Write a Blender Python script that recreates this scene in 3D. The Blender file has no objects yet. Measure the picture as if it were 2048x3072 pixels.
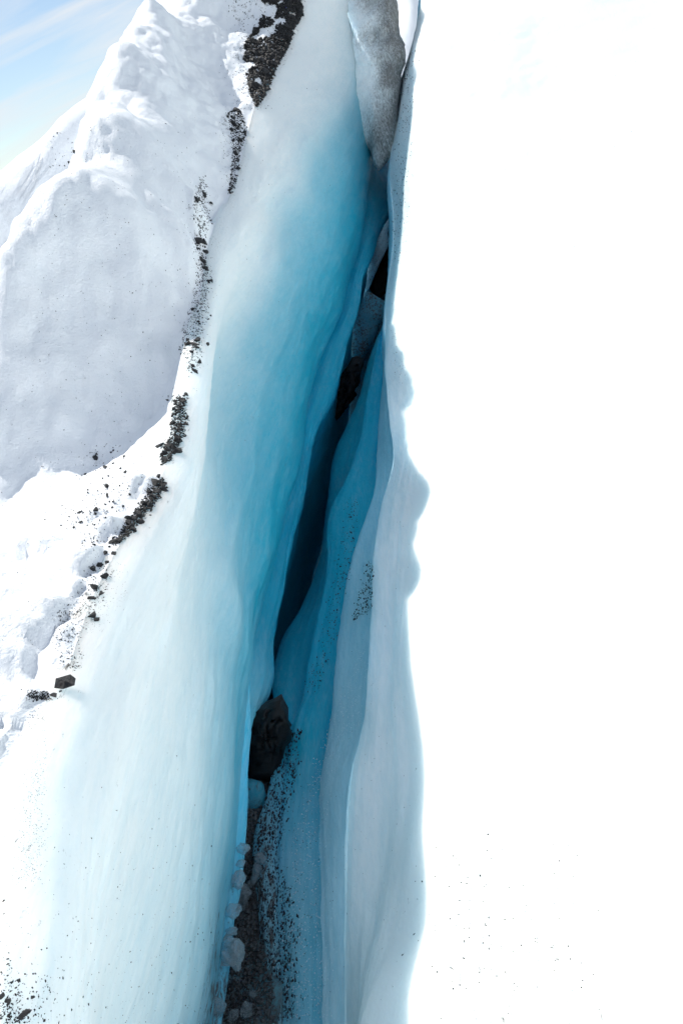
import bpy, math, random
import numpy as np
from mathutils import Matrix, Vector
from mathutils.bvhtree import BVHTree

random.seed(7); rng = np.random.default_rng(7)
scene = bpy.context.scene
COL = scene.collection

# ------------------------------------------------------------------ camera, sky, sun, exposure
PITCH = math.radians(30.0)          # looking down into the crack
ROLL = math.radians(17.0)           # the camera is held tilted: the horizon rises to the right
FPX = 2048.0                        # 24 mm lens upright on a 24 x 36 frame
cr, sr = math.cos(ROLL), math.sin(ROLL)
# everything is surveyed in axes tilted with the camera's roll, then turned upright by RW
RW = np.array([[cr, 0, sr], [0, 1, 0], [-sr, 0, cr]])
FWD = np.array([0, math.cos(PITCH), -math.sin(PITCH)])
UPV = np.array([0, math.sin(PITCH), math.cos(PITCH)])
RGT = np.array([1.0, 0, 0])

cam_d = bpy.data.cameras.new('camera'); cam = bpy.data.objects.new('camera', cam_d); COL.objects.link(cam)
cam_d.sensor_fit = 'VERTICAL'; cam_d.sensor_height = 36.0; cam_d.sensor_width = 24.0; cam_d.lens = 24.0
cam_d.clip_start = 0.02; cam_d.clip_end = 6000.0
m = np.eye(4); m[:3, 0] = RW @ RGT; m[:3, 1] = RW @ UPV; m[:3, 2] = RW @ (-FWD)
cam.matrix_world = Matrix([list(r) for r in m])
scene.camera = cam

sun_b = np.array([-0.60, 0.47, 0.627]); sun_b /= np.linalg.norm(sun_b)   # towards the sun, survey axes
sun_w = RW @ sun_b
sun_el = math.asin(sun_w[2]); sun_az = math.atan2(sun_w[0], sun_w[1])
sun_d = bpy.data.lights.new('sun', 'SUN'); sun_d.energy = 5.0; sun_d.angle = math.radians(0.55); sun_d.color = (1.0, 0.955, 0.89)
sun = bpy.data.objects.new('sun', sun_d); COL.objects.link(sun)
sun.rotation_euler = Vector(tuple(-sun_w)).to_track_quat('-Z', 'Y').to_euler()
sun.location = (0, 0, 30)

world = bpy.data.worlds.new('World'); scene.world = world; world.use_nodes = True
nt = world.node_tree; nt.nodes.clear()
def N(t, typ, **kw):
    n = t.nodes.new(typ)
    for k, v in kw.items():
        if k.startswith('i_'): n.inputs[k[2:].replace('_', ' ')].default_value = v
        else: setattr(n, k, v)
    return n
def L(t, a, b): t.links.new(a, b)
sky = N(nt, 'ShaderNodeTexSky'); sky.sky_type = 'NISHITA'; sky.sun_disc = False
sky.sun_elevation = sun_el; sky.sun_rotation = sun_az; sky.altitude = 1200; sky.air_density = 1.25; sky.dust_density = 0.8; sky.ozone_density = 1.0
tc = N(nt, 'ShaderNodeTexCoord')
sep = N(nt, 'ShaderNodeSeparateXYZ'); L(nt, tc.outputs['Generated'], sep.inputs[0])
zadd = N(nt, 'ShaderNodeMath', operation='ADD'); zadd.inputs[1].default_value = 0.22; L(nt, sep.outputs['Z'], zadd.inputs[0])
zmax = N(nt, 'ShaderNodeMath', operation='MAXIMUM'); zmax.inputs[1].default_value = 0.05; L(nt, zadd.outputs[0], zmax.inputs[0])
dvx = N(nt, 'ShaderNodeMath', operation='DIVIDE'); L(nt, sep.outputs['X'], dvx.inputs[0]); L(nt, zmax.outputs[0], dvx.inputs[1])
dvy = N(nt, 'ShaderNodeMath', operation='DIVIDE'); L(nt, sep.outputs['Y'], dvy.inputs[0]); L(nt, zmax.outputs[0], dvy.inputs[1])
cmb = N(nt, 'ShaderNodeCombineXYZ'); L(nt, dvx.outputs[0], cmb.inputs[0]); L(nt, dvy.outputs[0], cmb.inputs[1])
mp = N(nt, 'ShaderNodeMapping'); mp.inputs['Rotation'].default_value = (0, 0, math.radians(12)); mp.inputs['Scale'].default_value = (0.55, 1.5, 1); L(nt, cmb.outputs[0], mp.inputs[0])
cn = N(nt, 'ShaderNodeTexNoise'); cn.inputs['Scale'].default_value = 2.6; cn.inputs['Detail'].default_value = 7; cn.inputs['Roughness'].default_value = 0.52; cn.inputs['Distortion'].default_value = 0.35
L(nt, mp.outputs[0], cn.inputs['Vector'])
crm = N(nt, 'ShaderNodeValToRGB'); crm.color_ramp.elements[0].position = 0.40; crm.color_ramp.elements[1].position = 0.60
crm.color_ramp.elements[0].color = (0, 0, 0, 1); crm.color_ramp.elements[1].color = (1, 1, 1, 1)
L(nt, cn.outputs['Fac'], crm.inputs[0])
cmx = N(nt, 'ShaderNodeMix', data_type='RGBA'); cmx.inputs['B'].default_value = (7.4, 7.7, 8.0, 1)
cfac = N(nt, 'ShaderNodeMath', operation='MULTIPLY'); cfac.inputs[1].default_value = 0.75; L(nt, crm.outputs[0], cfac.inputs[0])
L(nt, cfac.outputs[0], cmx.inputs['Factor']); L(nt, sky.outputs[0], cmx.inputs['A'])
bg = N(nt, 'ShaderNodeBackground'); bg.inputs['Strength'].default_value = 0.10
L(nt, cmx.outputs['Result'], bg.inputs['Color'])
wo = N(nt, 'ShaderNodeOutputWorld'); L(nt, bg.outputs[0], wo.inputs['Surface'])

vs = scene.view_settings
vs.view_transform = 'Standard'; vs.look = 'None'; vs.gamma = 1.0; vs.use_curve_mapping = False
vs.exposure = 0.2
scene.cycles.use_adaptive_sampling = True; scene.cycles.adaptive_threshold = 0.025; scene.cycles.use_denoising = True
scene.cycles.max_bounces = 12; scene.cycles.diffuse_bounces = 6; scene.cycles.glossy_bounces = 4
scene.cycles.transmission_bounces = 6

# ------------------------------------------------------------------ numeric helpers
def ray(px, py):
    a = (px - 1024.0) / FPX; b = (1536.0 - py) / FPX
    return FWD + a * RGT + b * UPV
def at(px, py, t): return ray(px, py) * t

class Curve:
    """monotone cubic x(Y), z(Y) through surveyed points"""
    def __init__(s, pts):
        P = np.array(sorted([tuple(p) for p in pts], key=lambda p: p[1]))
        s.Y = P[:, 1]; s.x = P[:, 0]; s.z = P[:, 2]
    @staticmethod
    def pchip(X, V, q):
        h = np.diff(X); d = np.diff(V) / h
        m = np.zeros_like(V); m[0] = d[0]; m[-1] = d[-1]
        m[1:-1] = (d[:-1] * h[1:] + d[1:] * h[:-1]) / (h[:-1] + h[1:])
        q = np.clip(q, X[0], X[-1]); k = np.clip(np.searchsorted(X, q) - 1, 0, len(X) - 2)
        u = (q - X[k]) / h[k]
        return ((2*u**3 - 3*u**2 + 1) * V[k] + (u**3 - 2*u**2 + u) * h[k] * m[k] + (-2*u**3 + 3*u**2) * V[k+1] + (u**3 - u**2) * h[k] * m[k+1])
    def __call__(s, q): return np.stack([s.pchip(s.Y, s.x, q), s.pchip(s.Y, s.z, q)], -1)

def smooth(a, b, x):
    u = np.clip((x - a) / (b - a), 0, 1); return u * u * (3 - 2 * u)

_perm = rng.permutation(512).astype(np.int64)
def _hash(i, j, k):
    return _perm[(_perm[(_perm[i & 511] + j) & 511] + k) & 511]
_g = rng.normal(size=(512, 3)); _g /= np.linalg.norm(_g, axis=1)[:, None]
def noise(P):
    P = np.asarray(P, float); I = np.floor(P).astype(np.int64); F = P - I
    U = F * F * F * (F * (F * 6 - 15) + 10); out = 0
    for dx in (0, 1):
        for dy in (0, 1):
            for dz in (0, 1):
                g = _g[_hash(I[..., 0] + dx, I[..., 1] + dy, I[..., 2] + dz)]
                d = (g * (F - np.array([dx, dy, dz]))).sum(-1)
                w = (U[..., 0] if dx else 1 - U[..., 0]) * (U[..., 1] if dy else 1 - U[..., 1]) * (U[..., 2] if dz else 1 - U[..., 2])
                out = out + w * d
    return out
def fbm(P, oct=4, gain=0.5):
    s = 0; a = 1.0; P = np.asarray(P, float)
    for o in range(oct):
        s = s + a * noise(P + o * 17.3); P = P * 2.03; a *= gain
    return s
def billow(P, oct=3, gain=0.5):
    s = 0; a = 1.0; P = np.asarray(P, float)
    for o in range(oct):
        s = s + a * np.abs(noise(P + o * 11.7)); P = P * 2.1; a *= gain
    return s

def tag(o, label=None, category=None, group=None, kind=None):
    if label: o['label'] = label
    if category: o['category'] = category
    if group: o['group'] = group
    if kind: o['kind'] = kind
    return o

def new_mesh(name, V, F, mat, smooth_shade=True, world_space=False, attrs=None):
    V = np.asarray(V, float).reshape(-1, 3)
    if not world_space: V = V @ RW.T
    F = np.asarray(F)
    me = bpy.data.meshes.new(name)
    n, k = F.shape
    me.vertices.add(len(V)); me.vertices.foreach_set('co', V.astype(np.float32).ravel())
    me.loops.add(n * k); me.loops.foreach_set('vertex_index', F.astype(np.int32).ravel())
    me.polygons.add(n); me.polygons.foreach_set('loop_start', (np.arange(n) * k).astype(np.int32)); me.polygons.foreach_set('loop_total', np.full(n, k, np.int32))
    me.update(calc_edges=True)
    if smooth_shade: me.polygons.foreach_set('use_smooth', np.ones(n, bool))
    for an, av in (attrs or {}).items():
        at_ = me.attributes.new(an, 'FLOAT', 'POINT'); at_.data.foreach_set('value', np.asarray(av, np.float32).ravel())
    if mat is not None: me.materials.append(mat)
    me.validate(); me.update()
    return me
def obj(name, me, parent=None):
    o = bpy.data.objects.new(name, me); COL.objects.link(o)
    if parent is not None: o.parent = parent
    return o
def grid_faces(r, c, flip=False):
    i = np.arange(r * c).reshape(r, c)
    f = np.stack([i[:-1, :-1], i[:-1, 1:], i[1:, 1:], i[1:, :-1]], -1).reshape(-1, 4)
    return f[:, ::-1] if flip else f
def grid_normals(G):
    du = np.gradient(G, axis=0); dv = np.gradient(G, axis=1)
    n = np.cross(dv, du); l = np.linalg.norm(n, axis=-1, keepdims=True); return n / np.maximum(l, 1e-9)

def loft(K, counts, sharp):
    """K: (rows, knots, 2) section knots; counts: samples per span; sharp: (rows, knots) 0 smooth .. 1 creased"""
    rows, kn, _ = K.shape
    d = np.diff(K, axis=1); h = np.maximum(np.linalg.norm(d, axis=2, keepdims=True), 1e-4)
    s = d / h
    T = np.zeros_like(K); T[:, 0] = s[:, 0]; T[:, -1] = s[:, -1]
    T[:, 1:-1] = (s[:, :-1] * h[:, 1:] + s[:, 1:] * h[:, :-1]) / (h[:, :-1] + h[:, 1:])
    out = []; par = []
    for k in range(kn - 1):
        n = counts[k]; u = np.linspace(0, 1, n + 1)[:-1] if k < kn - 2 else np.linspace(0, 1, n + 1)
        u = u[None, :, None]
        a = sharp[:, k][:, None, None]; b = sharp[:, k + 1][:, None, None]
        t0 = (T[:, k][:, None] * (1 - a) + s[:, k][:, None] * a) * h[:, k][:, None]
        t1 = (T[:, k + 1][:, None] * (1 - b) + s[:, k][:, None] * b) * h[:, k][:, None]
        p = (2*u**3 - 3*u**2 + 1) * K[:, k][:, None] + (u**3 - 2*u**2 + u) * t0 + (-2*u**3 + 3*u**2) * K[:, k + 1][:, None] + (u**3 - u**2) * t1
        out.append(p); par.append(np.broadcast_to(k + u[0, :, 0], (rows, u.shape[1])))
    return np.concatenate(out, 1), np.concatenate(par, 1)

# ------------------------------------------------------------------ materials
def mat_new(name):
    mt = bpy.data.materials.new(name); mt.use_nodes = True; t = mt.node_tree; t.nodes.clear()
    out = N(t, 'ShaderNodeOutputMaterial'); b = N(t, 'ShaderNodeBsdfPrincipled'); L(t, b.outputs[0], out.inputs['Surface'])
    return mt, t, b
def ramp(t, src, p0, p1, c0=(0, 0, 0, 1), c1=(1, 1, 1, 1)):
    r = N(t, 'ShaderNodeValToRGB'); r.color_ramp.elements[0].position = p0; r.color_ramp.elements[1].position = p1
    r.color_ramp.elements[0].color = c0; r.color_ramp.elements[1].color = c1; L(t, src, r.inputs[0]); return r
def mixc(t, fac, a, b, blend='MIX'):
    mx = N(t, 'ShaderNodeMix', data_type='RGBA', blend_type=blend)
    for s, v in (('Factor', fac), ('A', a), ('B', b)):
        if hasattr(v, 'links'): L(t, v, mx.inputs[s])
        else: mx.inputs[s].default_value = v
    return mx.outputs['Result']
def noise_n(t, vec, scale, detail=4, rough=0.55, dist=0.0):
    n = N(t, 'ShaderNodeTexNoise'); n.inputs['Scale'].default_value = scale; n.inputs['Detail'].default_value = detail
    n.inputs['Roughness'].default_value = rough; n.inputs['Distortion'].default_value = dist; L(t, vec, n.inputs['Vector']); return n
def mapped(t, vec, scale, rot=(0, 0, 0)):
    mp = N(t, 'ShaderNodeMapping'); mp.inputs['Scale'].default_value = scale; mp.inputs['Rotation'].default_value = rot; L(t, vec, mp.inputs[0]); return mp.outputs[0]
def math_n(t, op, a, b=None):
    n = N(t, 'ShaderNodeMath', operation=op)
    for i, v in enumerate((a, b)):
        if v is None: continue
        if hasattr(v, 'links'): L(t, v, n.inputs[i])
        else: n.inputs[i].default_value = v
    return n.outputs[0]

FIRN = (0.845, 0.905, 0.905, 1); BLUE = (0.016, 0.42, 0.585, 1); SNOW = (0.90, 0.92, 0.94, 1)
def make_ice(name, gloss=0.42, silt=(34, 12, 34), silt_rough=.7, soft=0.0):
    """white weathered crust with painted light ('firn' = 1) over clear blue glacier ice with painted depth shade ('firn' = 0), with frozen-in silt where 'dirt' > 0"""
    mt, t, b = mat_new(name)
    pos = N(t, 'ShaderNodeTexCoord').outputs['Object']
    fa = N(t, 'ShaderNodeAttribute', attribute_name='firn_light').outputs['Fac']
    da = N(t, 'ShaderNodeAttribute', attribute_name='dirt').outputs['Fac']
    band = noise_n(t, mapped(t, pos, (7, 0.9, 7), (0, ROLL, 0)), 1.6, 6, 0.6, 0.4)
    fine = noise_n(t, mapped(t, pos, (60, 9, 60), (0, ROLL, 0)), 1.0, 5, 0.62)
    cloud = noise_n(t, pos, 3.0, 5, 0.6)
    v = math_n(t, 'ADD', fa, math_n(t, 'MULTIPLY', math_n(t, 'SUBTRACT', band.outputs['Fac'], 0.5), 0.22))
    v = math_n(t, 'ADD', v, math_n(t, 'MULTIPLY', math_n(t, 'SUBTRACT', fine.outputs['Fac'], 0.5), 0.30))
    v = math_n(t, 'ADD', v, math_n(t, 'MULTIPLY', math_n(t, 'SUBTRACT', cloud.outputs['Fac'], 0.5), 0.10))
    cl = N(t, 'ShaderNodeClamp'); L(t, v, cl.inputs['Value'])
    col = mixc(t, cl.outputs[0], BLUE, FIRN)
    # frozen-in silt: streaks and specks
    sil = noise_n(t, mapped(t, pos, silt, (0, ROLL, 0)), 1.6, 7, silt_rough, .5)
    sm = ramp(t, math_n(t, 'ADD', math_n(t, 'MULTIPLY', da, 0.42), math_n(t, 'SUBTRACT', sil.outputs['Fac'], 0.32)), 0.34 - soft * .5, 0.46 + soft)
    col = mixc(t, sm.outputs[0], col, (0.07, 0.068, 0.062, 1))
    film = math_n(t, 'MULTIPLY', da, 0.38)
    col = mixc(t, film, col, (0.34, 0.35, 0.34, 1))
    L(t, col, b.inputs['Base Color'])
    rr = ramp(t, fine.outputs['Fac'], 0.3, 0.75, (gloss - .12,) * 3 + (1,), (gloss + .18,) * 3 + (1,))
    L(t, rr.outputs[0], b.inputs['Roughness']); b.inputs['IOR'].default_value = 1.31
    b.inputs['Specular IOR Level'].default_value = 0.35
    b.subsurface_method = 'BURLEY'; b.inputs['Subsurface Weight'].default_value = 1.0; b.inputs['Subsurface Scale'].default_value = 0.15; b.inputs['Subsurface Radius'].default_value = (0.6, 0.85, 1.0)
    pit = noise_n(t, mapped(t, pos, (90, 30, 90), (0, ROLL, 0)), 1.0, 4, 0.6)
    bm = N(t, 'ShaderNodeBump'); bm.inputs['Strength'].default_value = 0.6; bm.inputs['Distance'].default_value = 0.008
    hsum = math_n(t, 'ADD', pit.outputs['Fac'], math_n(t, 'MULTIPLY', band.outputs['Fac'], 1.4))
    L(t, hsum, bm.inputs['Height']); L(t, bm.outputs[0], b.inputs['Normal'])
    return mt
def make_snow(name, dirt=True):
    mt, t, b = mat_new(name)
    pos = N(t, 'ShaderNodeTexCoord').outputs['Object']
    n1 = noise_n(t, pos, 14, 6, 0.6); n2 = noise_n(t, pos, 90, 4, 0.65)
    col = mixc(t, n1.outputs['Fac'], (0.845, 0.895, 0.935, 1), SNOW)
    if dirt:
        da = N(t, 'ShaderNodeAttribute', attribute_name='dirt').outputs['Fac']
        sm = ramp(t, math_n(t, 'ADD', math_n(t, 'MULTIPLY', da, 0.4), math_n(t, 'SUBTRACT', noise_n(t, pos, 26, 8, 0.72).outputs['Fac'], 0.35)), 0.36, 0.52)
        col = mixc(t, sm.outputs[0], col, (0.16, 0.155, 0.15, 1))
    L(t, col, b.inputs['Base Color']); b.inputs['Roughness'].default_value = 0.6; b.inputs['IOR'].default_value = 1.31
    bm = N(t, 'ShaderNodeBump'); bm.inputs['Strength'].default_value = 0.5; bm.inputs['Distance'].default_value = 0.012
    L(t, math_n(t, 'ADD', n2.outputs['Fac'], math_n(t, 'MULTIPLY', n1.outputs['Fac'], 2.0)), bm.inputs['Height']); L(t, bm.outputs[0], b.inputs['Normal'])
    return mt
def make_rock(name, c0, c1, wet=0.55):
    mt, t, b = mat_new(name)
    pos = N(t, 'ShaderNodeTexCoord').outputs['Object']
    oi = N(t, 'ShaderNodeObjectInfo').outputs['Random']
    n1 = noise_n(t, pos, 3.0, 8, 0.68); n2 = noise_n(t, pos, 14, 4, 0.6)
    f = ramp(t, n1.outputs['Fac'], 0.38, 0.70).outputs[0]
    col = mixc(t, f, c0, c1)
    col = mixc(t, math_n(t, 'MULTIPLY', oi, 0.35), col, (c1[0] * 1.0, c1[1] * .97, c1[2] * .9, 1))
    L(t, col, b.inputs['Base Color']); b.inputs['Roughness'].default_value = wet; b.inputs['Specular IOR Level'].default_value = 0.3
    bm = N(t, 'ShaderNodeBump'); bm.inputs['Strength'].default_value = 0.6; bm.inputs['Distance'].default_value = 0.05
    L(t, math_n(t, 'ADD', n1.outputs['Fac'], math_n(t, 'MULTIPLY', n2.outputs['Fac'], .4)), bm.inputs['Height']); L(t, bm.outputs[0], b.inputs['Normal'])
    return mt
M_ICE = make_ice('glacier_ice'); M_DIRTY = make_ice('dirty_ice', .35, (40, 30, 14), .78, .16); M_SNOW = make_snow('snow')
M_ROCK = make_rock('black_shale', (0.018, 0.019, 0.021, 1), (0.05, 0.052, 0.056, 1))
M_BOULDER = make_rock('wet_basalt', (0.003, 0.0033, 0.0036, 1), (0.022, 0.024, 0.026, 1), 0.55)
M_GRAVEL = make_rock('wet_gravel', (0.03, 0.032, 0.034, 1), (0.16, 0.165, 0.165, 1), 0.35)
M_GRIT = make_rock('dark_grit', (0.012, 0.0125, 0.014, 1), (0.036, 0.037, 0.038, 1), 0.7)
def make_clear(name):
    mt, t, b = mat_new(name)
    pos = N(t, 'ShaderNodeTexCoord').outputs['Object']
    n1 = noise_n(t, pos, 5, 6, 0.65)
    L(t, mixc(t, n1.outputs['Fac'], (0.62, 0.76, 0.80, 1), (0.88, 0.94, 0.95, 1)), b.inputs['Base Color'])
    b.inputs['Roughness'].default_value = 0.16; b.inputs['IOR'].default_value = 1.31
    b.inputs['Transmission Weight'].default_value = 0.72
    bm = N(t, 'ShaderNodeBump'); bm.inputs['Strength'].default_value = 0.5; bm.inputs['Distance'].default_value = 0.08
    L(t, n1.outputs['Fac'], bm.inputs['Height']); L(t, bm.outputs[0], b.inputs['Normal'])
    return mt
M_CLEAR = make_clear('clear_ice')

# ------------------------------------------------------------------ surveyed feature lines (photo point -> distance along its ray)
P = lambda pts: [at(*p) for p in pts]
crest = Curve(P([(0,2950,.93),(60,2600,1.09),(90,2300,1.26),(180,2080,1.47),(280,1790,1.75),(390,1580,2.07),(480,1440,2.36),(540,1220,2.8),(600,900,3.7),
     (630,720,4.3),(700,560,5.1),(770,300,6.2),(860,50,7.2)]) + [(-.50,9.5,1.6),(-.46,10.2,2.2),(-.4,11.2,2.7),(-.40,.0,-.95),(-.40,-3,-1.0),(-.35,12.5,2.9)])  # far end raised out of view, added to shade the right wall
cline = Curve([(-.38,-3,-1.4),(-.38,0,-1.35),(-.46,1.0,-1.28),(-.53,1.8,-1.33),(-.60,2.6,-1.32)] + P([(651,1052,4.0),(692,991,4.3),(748,899,4.6),(789,822,4.85),(809,765,5.0),(824,658,5.4),(845,602,5.6),
     (891,546,5.9),(911,459,6.2),(926,418,6.4),(947,398,6.6),(1008,316,7.1),(1050,250,7.5)]) + [(.22,9.6,.9),(.30,10.2,1.5),(.4,12.5,2.5)])
jline = Curve([(-.35,-3,-2.2),(-.36,0,-2.25)] + P([(650,3072,2.0),(690,2750,2.2),(715,2600,2.3),(735,2350,2.55),(747,2157,2.76),(753,1963,3.0),(768,1887,3.2),(819,1698,3.65),(855,1530,4.1),(906,1338,4.7),
     (926,1185,5.15),(952,1083,5.5),(1013,955,6.0),(1054,812,6.7),(1085,700,7.2),(1110,540,7.9),(1125,420,8.4)]) + [(.55,10.6,.2),(.7,12.5,1.2)])
dline = Curve([(-.37,-3,-2.28),(-.375,0,-2.32),(-.385,.98,-2.37),(-.37,1.39,-2.27),(-.38,1.7,-2.23),(-.39,2.0,-2.21)] + P([(809,2075,3.1),(827,1912,3.5),(865,1733,3.9),(886,1616,4.2),(916,1504,4.5),(957,1276,5.1),(1003,1190,5.4),
     (1054,1006,6.0),(1080,914,6.4),(1090,833,6.8),(1120,751,7.3),(1136,700,7.7),(1165,640,8.2)]) + [(.66,10.4,-.5),(.8,12.5,.3)])
rim = Curve(P([(1100,3000,1.75),(1190,2800,1.95),(1240,2500,2.2),(1262,2330,2.4),(1220,2000,2.85),(1235,1850,3.1),(1250,1700,3.4),(1265,1500,3.85),(1275,1300,4.3),
     (1278,1100,4.8),(1281,900,5.2),(1281,612,6.0),(1268,400,6.6),(1260,150,7.3),(1264,0,7.8),(1268,-250,8.5)]) + [(.02,.4,-1.95),(-.02,-3,-1.9),(1.3,12.8,2.9)])
eline = Curve(P([(1040,3072,2.0),(1040,2700,2.25),(1060,2300,2.6),(1093,2163,2.8),(1102,2065,2.9),(1105,1963,3.05),(1113,1836,3.3),(1118,1734,3.5),(1130,1606,3.8),(1141,1530,4.0),(1176,1376,4.3),
     (1166,1251,4.6),(1153,1108,5.1),(1153,1000,5.5),(1156,930,5.8),(1161,868,6.1),(1176,765,6.5),(1179,648,7.0),(1169,510,7.4),(1176,434,7.6),(1187,337,7.75),(1197,265,7.85),(1217,194,7.9),(1238,133,8.0),(1258,66,8.1),(1263,0,8.2)])
     + [(-.04,.3,-2.25),(-.08,-3,-2.2),(1.25,12.8,2.2)])
fline = Curve(P([(972,3070,2.05),(966,2674,2.35),(959,2482,2.6),(969,2291,2.85),(991,2163,3.0),(1003,2040,3.2),(1011,1938,3.4),(1039,1749,3.75),(1064,1647,3.95),(1120,1478,4.3),(1130,1350,4.8),(1140,1200,5.3)])
     + [(-.10,.3,-2.4),(-.12,-3,-2.35),(.42,6.2,-1.75),(.55,8.0,-1.1),(.86,9.4,-.2),(1.15,10.4,.3),(1.8,12.8,1.5)])
mline = Curve(P([(800,3072,2.15),(780,2700,2.45),(765,2521,2.65),(812,2355,2.85),(824,1989,3.75),(845,1887,4.05),(886,1810,4.3),(927,1718,4.55),(947,1647,4.75),(967,1504,5.15),(1003,1322,5.6),(1034,1256,5.8),
     (1064,1185,6.0),(1080,1118,6.2),(1110,1026,6.5),(1151,945,6.7)]) + [(-.24,.3,-2.48),(-.26,-3,-2.45),(.5,7.4,-1.65),(.6,8.3,-1.3),(1.0,9.8,-.6),(1.85,12.8,1.0)])

nline = Curve(P([(1240,153,7.45),(1245,400,6.75),(1255,612,6.15),(1258,800,5.6),(1256,1030,5.1),(1240,1200,4.7),(1220,1350,4.3),(1190,1550,3.85),(1180,1800,3.3),(1170,2000,2.95),(1165,2330,2.5),(1140,2700,2.15),(1085,3000,1.85)])
     + [(-.01,.35,-2.08),(-.05,-3,-2.05),(.94,10.0,1.2),(1.28,12.8,2.6)])
qline = Curve(P([(1133,1030,6.1),(1114,1125,5.8),(1095,1221,5.5),(1080,1317,5.15),(1041,1431,4.8),(998,1520,4.6),(977,1749,4.0),(952,1861,3.75),(926,1989,3.5),(911,2091,3.3),(886,2167,3.12),(855,2400,2.82),(842,2700,2.44),(855,3072,2.12)])
     + [(-.17,.3,-2.44),(-.19,-3,-2.40),(.45,6.9,-1.72),(.58,8.1,-1.2),(.95,9.6,-.4),(1.82,12.8,1.2)])

YS = np.concatenate([np.linspace(-2.6, .3, 18)[:-1], .3 + (10.6 - .3) * np.linspace(0, 1, 430) ** 1.35, np.linspace(10.6, 12.4, 14)[1:]])
R = len(YS)

# ------------------------------------------------------------------ left ice wall (crest down to the crack)
c, cl, j, d = crest(YS), cline(YS), jline(YS), dline(YS)
open_ = (smooth(2.6, 3.4, YS) * (1 - smooth(6.2, 7.5, YS)))[:, None]
d = d + np.array([-.012, -.01]) * open_
tuck = smooth(2.0, 2.7, YS)[:, None]
jt = j + np.array([-.07, -.07]) * tuck + np.array([0, -.012]) * (1 - tuck)
c2 = c + np.array([.04, -.020]) + np.array([.02, -.004]) * smooth(.9, 1.6, YS)[:, None]
K = np.stack([c + np.array([-.10, -.34]), c, c2, cl, j, jt, d, d + np.array([-.05, -.10]), d + np.array([-.10, -.5]), d + np.array([-.05, -1.8])], 1)
sh = np.zeros((R, 10)); sh[:, 3] = .7 * smooth(3.6, 4.6, YS); sh[:, 4] = .25 + .5 * tuck[:, 0]; sh[:, 5] = .7 * tuck[:, 0]
cnt = [10, 14, 40, 104, 8, 34, 12, 14, 14]
G2, par = loft(K, cnt, sh)
par = par - 1
par = np.where(par < 0, 0, np.where(par < 1, par * .15, np.where(par < 2, .15 + (par - 1) * .85, par - 1)))
C_ = G2.shape[1]
G = np.stack([G2[..., 0], np.broadcast_to(YS[:, None], (R, C_)), G2[..., 1]], -1)
nl = -grid_normals(G)
S = np.stack([par * 2.3, G[..., 1] * .8, G[..., 2] * 2.0], -1)
vis = smooth(0.0, .5, par)
disp = .030 * fbm(S, 4) * vis + .012 * fbm(np.stack([par * 9, G[..., 1] * 1.3, G[..., 2] * 0.5], -1) + 40, 3) * smooth(.6, 1.6, par)
disp += .006 * fbm(G * np.array([22, 6, 22]) + 9, 3) * vis
def groove(path, t, depth, width):                         # a hollow running along the wall, surveyed like the other lines
    q = np.array([[*p] for p in path], float); PX = np.interp(pyl, q[:, 1], q[:, 0])
    return -depth * np.exp(-((pxl - PX) / width) ** 2) * smooth(q[0, 1] - 60, q[0, 1] + 120, pyl) * (1 - smooth(q[-1, 1] - 160, q[-1, 1] + 60, pyl))
w_ = G @ FWD
pxl = 1024 + FPX * (G @ RGT) / np.maximum(w_, .05); pyl = 1536 - FPX * (G @ UPV) / np.maximum(w_, .05)
front = (w_ > .2) & (par < 2.0)
gv = groove([(775,1080),(752,1420),(690,1590),(668,1700),(690,1830),(700,2000)], 0, .020, 22) + groove([(860,1150),(820,1400),(800,1600),(770,1800)], 0, .016, 18) + groove([(740,560),(712,700),(700,860)], 0, .012, 16)
disp += np.where(front, gv, 0)
G = G + nl * disp[..., None]
firn_light = 1 - smooth(.40, 1.95, par - .34 * (1 - smooth(1.2, 3.4, G[..., 1])))  # crust fading to blue ice, with the wall's depth shade painted in
firn_light = np.where(par < 1, np.maximum(firn_light, 1 - .35 * par), firn_light)
firn_light = np.clip(firn_light * (1 - 0.0 * par), 0, 1)
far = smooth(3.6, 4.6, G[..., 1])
firn_light = firn_light * (1 - .35 * far * smooth(.97, 1.25, par))
firn_light = np.maximum(firn_light, .15 * (1 - smooth(1.9, 3.0, G[..., 1])))
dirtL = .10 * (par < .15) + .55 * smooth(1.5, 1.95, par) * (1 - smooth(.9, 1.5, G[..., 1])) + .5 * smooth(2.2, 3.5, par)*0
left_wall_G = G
me = new_mesh('ice_wall', G, grid_faces(R, C_, False), M_ICE, attrs={'firn_light': firn_light, 'dirt': dirtL})
left_wall = tag(obj('ice_wall_left', me), 'tall smooth wall of pale to deep blue ice below the line of black stones', 'ice wall', kind='structure')

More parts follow.
